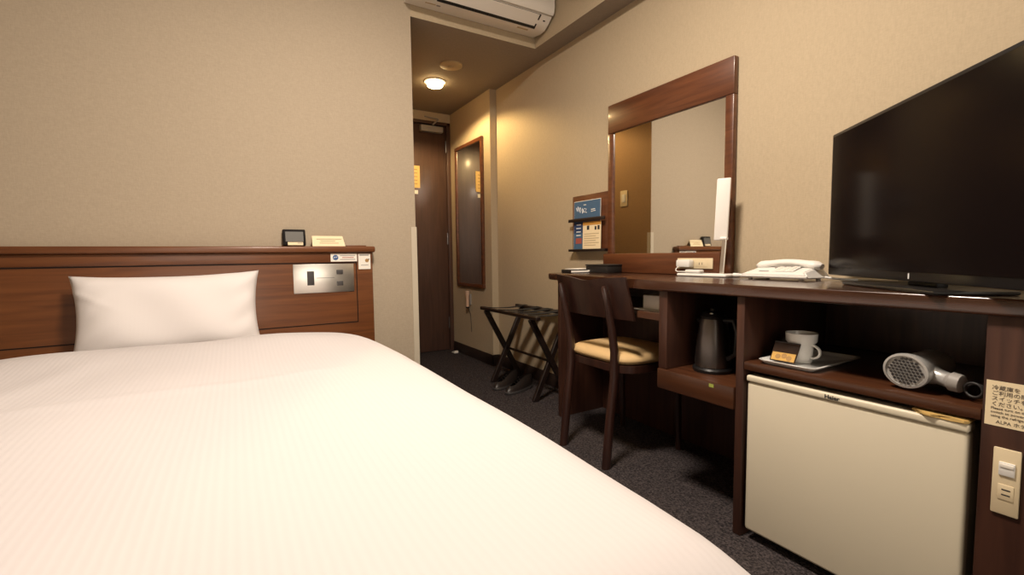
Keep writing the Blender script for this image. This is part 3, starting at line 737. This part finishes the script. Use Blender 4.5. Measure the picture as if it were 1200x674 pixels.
# telephone
def phone():
    t = thing('telephone', (1.60, .885, ZD), 'white corded desk telephone on the worktop left of the television', 'telephone')
    # wedge body, keys facing -X, handset along Y at the back
    x0, x1, y0, y1 = 1.535, 1.68, .770, 1.000
    bm = bmesh.new(); prism(bm, [(x0, ZD+.006), (x0-.002, ZD+.018), (x0+.02, ZD+.026), (x1-.04, ZD+.045), (x1-.02, ZD+.045), (x1, ZD+.030), (x1+.002, ZD+.006)], 'Y', y0, y1)
    for v in bm.verts:
        if v.co.z > ZD+.02: v.co.y += .022 if v.co.y < .88 else -.020
    bmesh.ops.bevel(bm, geom=list(bm.edges), offset=.004, segments=2, affect='EDGES'); finish('phone_body', bm, M['white'], t, smooth=40)
    for y in (y0+.03, y1-.03):
        for x in (x0+.02, x1-.02):
            bm = bmesh.new(); lathe(bm, [(0, 0), (.007, 0), (.007, .0065), (0, .0065)], (x, y, ZD), 12); finish('foot', bm, M['white'], t)
    # handset: arched bar with two ends
    bm = bmesh.new(); n = 15; pts = []; rr_ = []
    for k in range(n):
        a = k/(n-1); y = .776+a*(.988-.776); z = ZD+.0435+.013*math.sin(math.pi*a); pts.append((1.632, y, z))
        e = abs(a-.5)*2; rr_.append(.0155+.004*smoothstep(.5, .8, e)-.008*smoothstep(.90, 1, e))
    tube(bm, pts, rr_, 14, flat=(1.35, .8)); hs = finish('handset', bm, M['white'], t, smooth=60)
    mk = frame_matrix((x0+.020, .955, ZD+.0265), (0, -1, 0), (.066, 0, .0195))
    kp = plate('keypad', mk, .055, .125, .006, .060, .0012, M['white'], t, .0005)
    for r in range(4):
        for c_ in range(3): plate('key', mk, .061+c_*.021, .076+c_*.021, .010+r*.0125, .018+r*.0125, .002, M['ac'], kp, .0006, .001)
    plate('display', mk, .012, .045, .004, .010, .0010, M['ink_grey'], t)
    B('handset_recess', M['grey'], (1.602, 1.607, .848, .912, ZD+.036, ZD+.0455), .001, t)
    bm = bmesh.new(); tube(bm, [(1.66, .985, ZD+.034), (1.658, .990, ZD+.052)], .006, 10); finish('cradle_hook', bm, M['white'], t)
    bm = bmesh.new(); tube(bm, [(1.64, .771, ZD+.010), (1.65, .745, ZD+.006), (1.655, .72, ZD+.004), (1.67, .69, ZD+.0035)], .0035, 8); finish('cord', bm, M['white'], t, smooth=60)
phone()

# television, turned towards the bed
dT = Vector((-.656, -.755, 0)).normalized(); nT = Vector((-.755, .656, 0)).normalized()
TW, TH = .79, .437
t = thing('television', (1.33, .44, ZD), 'large black flat television on the worktop, turned towards the bed', 'television')
mT = frame_matrix((1.632, .755, .772), dT, (0, 0, 1))          # x along the set, z towards the viewer
if (mT.to_3x3() @ Vector((0, 0, 1))).dot(nT) < 0: raise SystemExit('tv frame')
B('back_cover', M['black'], (.06, TW-.06, .04, TH-.05, -.050, -.018), .015, t, 3, mT)
cab = B('bezel', M['black'], (0, TW, 0, TH, -.0178, .004), .004, t, 2, mT)
B('screen', M['screen'], (.010, TW-.010, .022, TH-.010, .0041, .0052), 0, t, 2, mT)
B('stand_neck', M['black'], (TW/2-.05, TW/2+.05, -.012, .06, -.045, -.020), .004, t, 2, mT)
B('stand_foot', M['black'], (TW/2-.20, TW/2+.16, .7523-.772, .7523-.772+.009, -.10, .055), .004, t, 2, mT)
B('indicator_mark', M['ink_white'], (.388, .392, .006, .019, .0041, .0048), 0, t, 2, mT)['label'] = 'tiny white mark'
bm = bmesh.new(); tube(bm, [(1.665, .735, ZD+.004), (1.69, .70, ZD+.004), (1.70, .655, ZD+.004), (1.70, .60, ZD+.004)], .0038, 8)
setp(finish('aerial_cable', bm, M['cream'], smooth=60), 'short cream cable on the worktop behind the television edge', 'cable')

# ------------------------------------------------------------------ brochure rack
t = thing('brochure_rack', (XW, 2.02, .86), 'small brown wooden brochure rack on the wall left of the desk mirror', 'rack')
B('backboard', M['wood_mir'], (XW-.014, XW-.001, 1.868, 2.170, .868, 1.180), .002, t)
B('shelf_rail', M['wood_dark'], (XW-.045, XW-.0145, 1.868, 2.174, .862, .876), .002, t)
B('cross_rail', M['wood_dark'], (XW-.045, XW-.035, 1.868, 2.174, 1.030, 1.048), .002, t)
def br_m(x, y, z): return frame_matrix((x, y, z), (0, -1, 0), (.02, 0, 1))
mm = br_m(XW-.024, 2.142, .8765)
t = thing('brochure', (XW-.02, 2.04, .877), 'blue magazine in the wooden brochure rack, behind the cream leaflet', 'magazine')
plate('pages', mm, -.003, .222, 0, .271, .004, M['paper'], t)
plate('cover', mm, 0, .222, 0, .268, .0012, M['sky_blue'], t, 0, .004)
plate('cover_photo', mm, .0, .222, .09, .175, .0004, M['sky_dark'], t, 0, .0052)
plate('red_picture', mm, .018, .07, .030, .062, .0004, M['ink_red'], t, 0, .0052)
bm = bmesh.new()
for s_ in ([(.02, .235), (.03, .215), (.035, .24), (.045, .212), (.05, .235)], [(.055, .235), (.055, .205), (.075, .228), (.075, .20)], [(.082, .222), (.084, .205)], [(.09, .225), (.11, .222), (.092, .204), (.112, .203)], [(.085, .246), (.105, .246)], [(.15, .205), (.185, .208)], [(.15, .215), (.18, .217)]):
    tube(bm, [mm @ Vector((x, y, .0056)) for x, y in s_], .0024, 6)
finish('cover_lettering', bm, M['ink_white'], t)
for k in range(4): plate('printed_line', mm, .022, .062, .075+.02*k, .080+.02*k, .0004, M['ink_white'], t, 0, .0056)
mm = br_m(XW-.0335, 2.055, .8765)
t = thing('brochure', (XW-.03, 1.97, .877), 'cream leaflet in front of the blue magazine in the brochure rack', 'leaflet')
plate('paper', mm, 0, .15, 0, .150, .002, M['papercream'], t)
plate('orange_band', mm, 0, .15, .130, .150, .0004, M['orange'], t, 0, .002)
for a, b, y0, y1 in ((.035, .055, .105, .128), (.10, .115, .103, .122), (.123, .14, .103, .126)): plate('picture', mm, a, b, y0, y1, .0004, M['ink'], t, 0, .002)
for k in range(6): plate('printed_line', mm, .012, .135 if k % 2 else .11, .018+.0125*k, .022+.0125*k, .0004, M['plate_warm'], t, 0, .002)

# ------------------------------------------------------------------ chair
def chair():
    yc = 1.482
    t = thing('desk_chair', (1.42, yc, 0), 'dark wooden chair with tan seat pushed under the worktop', 'chair')
    for y in (1.345, 1.62):
        s = 1 if y > yc else -1
        prof = [(0, 1.226, .021), (.20, 1.246, .021), (.36, 1.268, .021), (.46, 1.268, .020), (.56, 1.252, .018), (.66, 1.228, .016), (.712, 1.214, .014), (.722, 1.212, .008)]
        bm = bmesh.new(); tube(bm, [(x, y, z) for z, x, r in prof], [r for z, x, r in prof], 14, flat=(.72, .95)); finish('back_leg', bm, M['wood_chair'], t, smooth=60)
    for y in (1.315, 1.650):
        bm = bmesh.new(); tube(bm, [(1.615, y, 0), (1.605, y, .20), (1.60, y, .405)], [.013, .016, .019], 12); finish('front_leg', bm, M['wood_chair'], t, smooth=60)
    # curved back panel
    bm = bmesh.new(); nu, nv = 28, 8; front = []; back = []
    for k, off in ((front, 0), (back, .012)):
        for j in range(nv+1):
            v = j/nv; row = []
            for i in range(nu+1):
                u = -1+2*i/nu
                z0 = .592; z1 = .752+.006*abs(u)**2-.012*math.exp(-(u/.35)**2)
                wid = .222-.010*v
                z = z0+(z1-z0)*v
                x = 1.2565-.040*((z-.58)/.17) + .022*u*u + off*.85
                x = max(x, 0)
                row.append(bm.verts.new((x+.006, yc+u*wid-.004, z)))
            k.append(row)
    for g, fl in ((front, 0), (back, 1)):
        for a, b in zip(g, g[1:]):
            for i in range(nu): bm.faces.new((a[i], a[i+1], b[i+1], b[i]))
    for j in range(nv):
        for i in (0, nu): bm.faces.new((front[j][i], front[j+1][i], back[j+1][i], back[j][i]))
    for i in range(nu):
        for j in (0, nv): bm.faces.new((front[j][i], front[j][i+1], back[j][i+1], back[j][i]))
    finish('backrest', bm, M['wood_chair'], t, smooth=40)
    # seat: frame and domed cushion with rounded front
    def outline(o):
        p = []
        for k in range(49):
            a = 2*math.pi*k/48; ca, sa = math.cos(a), math.sin(a)
            n = 4.5; p.append((1.455+(.185-o)*math.copysign(abs(ca)**(2/n), ca), yc+(.205-o)*math.copysign(abs(sa)**(2/n), sa)*(1+.06*ca)))
        return p[:-1]
    bm = bmesh.new(); lv = [(.012, .372), (.004, .376), (.004, .404), (.012, .408)]
    L = [[bm.verts.new((x, y, z)) for x, y in outline(o)] for o, z in lv]
    for a, b in zip(L, L[1:]):
        for i in range(48): bm.faces.new((a[i], a[(i+1) % 48], b[(i+1) % 48], b[i]))
    bm.faces.new(L[0][::-1]); bm.faces.new(L[-1]); finish('seat_frame', bm, M['wood_chair'], t, smooth=50)
    bm = bmesh.new(); lv = [(.014, .4085), (.003, .416), (0, .426), (.006, .437), (.022, .446), (.06, .452), (.12, .455)]
    L = [[bm.verts.new((x, y, z)) for x, y in outline(o)] for o, z in lv]
    for a, b in zip(L, L[1:]):
        for i in range(48): bm.faces.new((a[i], a[(i+1) % 48], b[(i+1) % 48], b[i]))
    bm.faces.new(L[0][::-1]); bm.faces.new(L[-1]); c = finish('seat_cushion', bm, M['cushion'], t, smooth=60); c['label'] = 'tan padded seat'
chair()

# ------------------------------------------------------------------ luggage rack
def luggage_rack():
    t = thing('luggage_rack', (1.56, 2.44, 0), 'folding dark wooden luggage rack with black straps against the wall', 'luggage rack')
    xa, xb, zt = 1.418, 1.690, .492
    ys = (2.175, 2.715)
    for y in ys:
        s = .012 if y < 2.4 else -.012
        bm = bmesh.new(); bar(bm, (xa, y, zt-.006), (xb-.005, y, .0), .022, .034, (1, 0, 0)); finish('leg', bm, M['wood_dark'], t)
        bm = bmesh.new(); bar(bm, (xb, y+s*1.6, zt-.006), (xa+.035, y+s*1.6, .0), .022, .034, (1, 0, 0)); finish('leg', bm, M['wood_dark'], t)
    for x, a, b in ((xa, 2.095, 2.775), (xb, 2.12, 2.77)):
        bm = bmesh.new(); bar(bm, (x, a, zt+.004), (x, b, zt+.004), .030, .022, (0, 0, 1), .004); finish('top_rail', bm, M['wood_dark'], t)
    xm = 1.5685; bm = bmesh.new(); tube(bm, [(xm, ys[0]+.02, .222), (xm, ys[1]-.02, .222)], .008, 10); finish('pivot_rod', bm, M['wood_dark'], t)
    for y in (2.16, 2.27, 2.38, 2.50, 2.66):
        bm = bmesh.new(); n = 10
        up = []; dn = []
        for k in range(n+1):
            a = k/n; x = xa-.008+a*(xb-xa+.016); z = zt+.0165-.010*math.sin(math.pi*a)
            up.append((x, z+.0012)); dn.append((x, z-.0012))
        w = .032 if y < 2.6 else .020
        prism(bm, up+dn[::-1], 'Y', y-w, y+w); finish('strap', bm, M['strap'], t)
luggage_rack()

# shoes under the rack
def shoe(loc, rot, label):
    t = thing('shoe', loc, label, 'shoe', 'black shoes under the luggage rack')
    m = rz(loc, rot)
    def outline(k, f=1.0):
        o = []
        for i in range(28):
            a = 2*math.pi*i/28; y = .125*math.cos(a); w = .040-.006*math.cos(a)*0
            w = .036 + .010*math.sin((y/.125)*1.2)
            o.append((w*f*math.sin(a), y*f))
        return o
    bm = bmesh.new(); rings = []
    for z, f in ((0, .96), (.004, 1.0), (.016, 1.0), (.018, .97)):
        rings.append([bm.verts.new(m @ Vector((x, y, z+.0005))) for x, y in outline(0, f)])
    for a, b in zip(rings, rings[1:]):
        for i in range(28): bm.faces.new((a[i], a[(i+1) % 28], b[(i+1) % 28], b[i]))
    bm.faces.new(rings[0]); bm.faces.new(rings[-1]); finish('sole', bm, M['darkgrey'], t, smooth=50)
    # upper: toe low, opening at the back
    bm = bmesh.new(); rings = []
    for kz in range(7):
        q = kz/6; r = []
        for x, y in outline(0, .955):
            g = max(0, min(1, (.11-y)/.20))            # 0 at the toe, 1 at the heel
            hgt = .030+.042*smoothstep(.05, .75, g)
            sh = 1-.55*q**1.6
            r.append(bm.verts.new(m @ Vector((x*sh, y*(1-.16*q**2)-(.012*q), .0185+hgt*q))))
        rings.append(r)
    for a, b in zip(rings, rings[1:]):
        for i in range(28): bm.faces.new((a[i], a[(i+1) % 28], b[(i+1) % 28], b[i]))
    bm.faces.new(rings[0]); finish('upper', bm, M['shoe'], t, smooth=60)
    bm = bmesh.new()
    for y in (.0, .022, .044): tube(bm, [m @ Vector(p) for p in ((-.020, y, .063-.25*max(0, y)), (0, y, .076-.3*max(0, y)), (.020, y, .063-.25*max(0, y)))], .0028, 6)
    finish('laces', bm, M['black'], t)
shoe((1.475, 2.56, 0), 112, 'black shoe under the luggage rack, nearer the corridor door')
shoe((1.495, 2.43, 0), 106, 'black shoe under the luggage rack, nearer the desk')

# ------------------------------------------------------------------ corridor wall mirror and flashlight
t = thing('wall_mirror', (XC, 3.46, .59), 'tall brown framed mirror on the corridor wall near the entrance door', 'mirror')
y0, y1, z0, z1 = 3.205, 3.705, .592, 1.756
for d, n_ in (((XC-.022, XC-.0005, y0, y1, z1-.028, z1), 'top_rail'), ((XC-.022, XC-.0005, y0, y1, z0, z0+.028), 'bottom_rail'), ((XC-.022, XC-.0005, y0, y0+.028, z0+.0285, z1-.0285), 'stile'), ((XC-.022, XC-.0005, y1-.028, y1, z0+.0285, z1-.0285), 'stile')):
    B(n_, M['wood_mir'], d, .003, t)
B('glass', M['mirror_dark'], (XC-.012, XC-.001, y0+.026, y1-.026, z0+.026, z1-.026), 0, t)
t = thing('flashlight', (XC, 3.48, .42), 'pinkish emergency flashlight in a holder on the wall below the corridor mirror', 'flashlight')
bm = bmesh.new(); lathe(bm, [(0, 0), (.013, .0), (.014, .008), (.013, .085), (.019, .105), (.020, .13), (0, .131)], (XC-.024, 3.49, .425), 20); finish('torch_body', bm, M['handset'], t, smooth=40)
B('holder', M['grey'], (XC-.012, XC-.0005, 3.462, 3.476, .44, .53), .002, t)
bm = bmesh.new(); lathe(bm, [(.0145, 0), (.0155, .004), (.0155, .010), (0, .010)], (XC-.024, 3.49, .414), 18); finish('end_cap', bm, M['black'], t)
bm = bmesh.new(); tube(bm, [(XC-.020, 3.483, .414), (XC-.006, 3.472, .36), (XC-.004, 3.468, .28), (XC-.004, 3.462, .215)], .0022, 6); finish('wrist_strap', bm, M['darkgrey'], t, smooth=60)
# door stop on the floor
t = thing('door_stop', (1.630, 3.72, 0), 'small white door stop on the carpet by the entrance door', 'door stop')
bm = bmesh.new(); prism(bm, [(3.69, 0), (3.75, 0), (3.75, .004), (3.70, .020), (3.69, .020)], 'X', 1.612, 1.648); finish('wedge', bm, M['paper'], t)
# light switch on the bathroom side, seen in the mirror
mF = frame_matrix((XB+.0, 2.685, 1.21), (0, 1, 0), (0, 0, 1))
t = thing('light_switch', (XB, 2.65, 1.21), 'cream bathroom light switch plate reflected in the desk mirror', 'light switch')
plate('cover_plate', mF, -.075, 0, 0, .12, .006, M['cream'], t, .002)
plate('rocker', mF, -.055, -.020, .030, .090, .010, M['white'], t, .002)
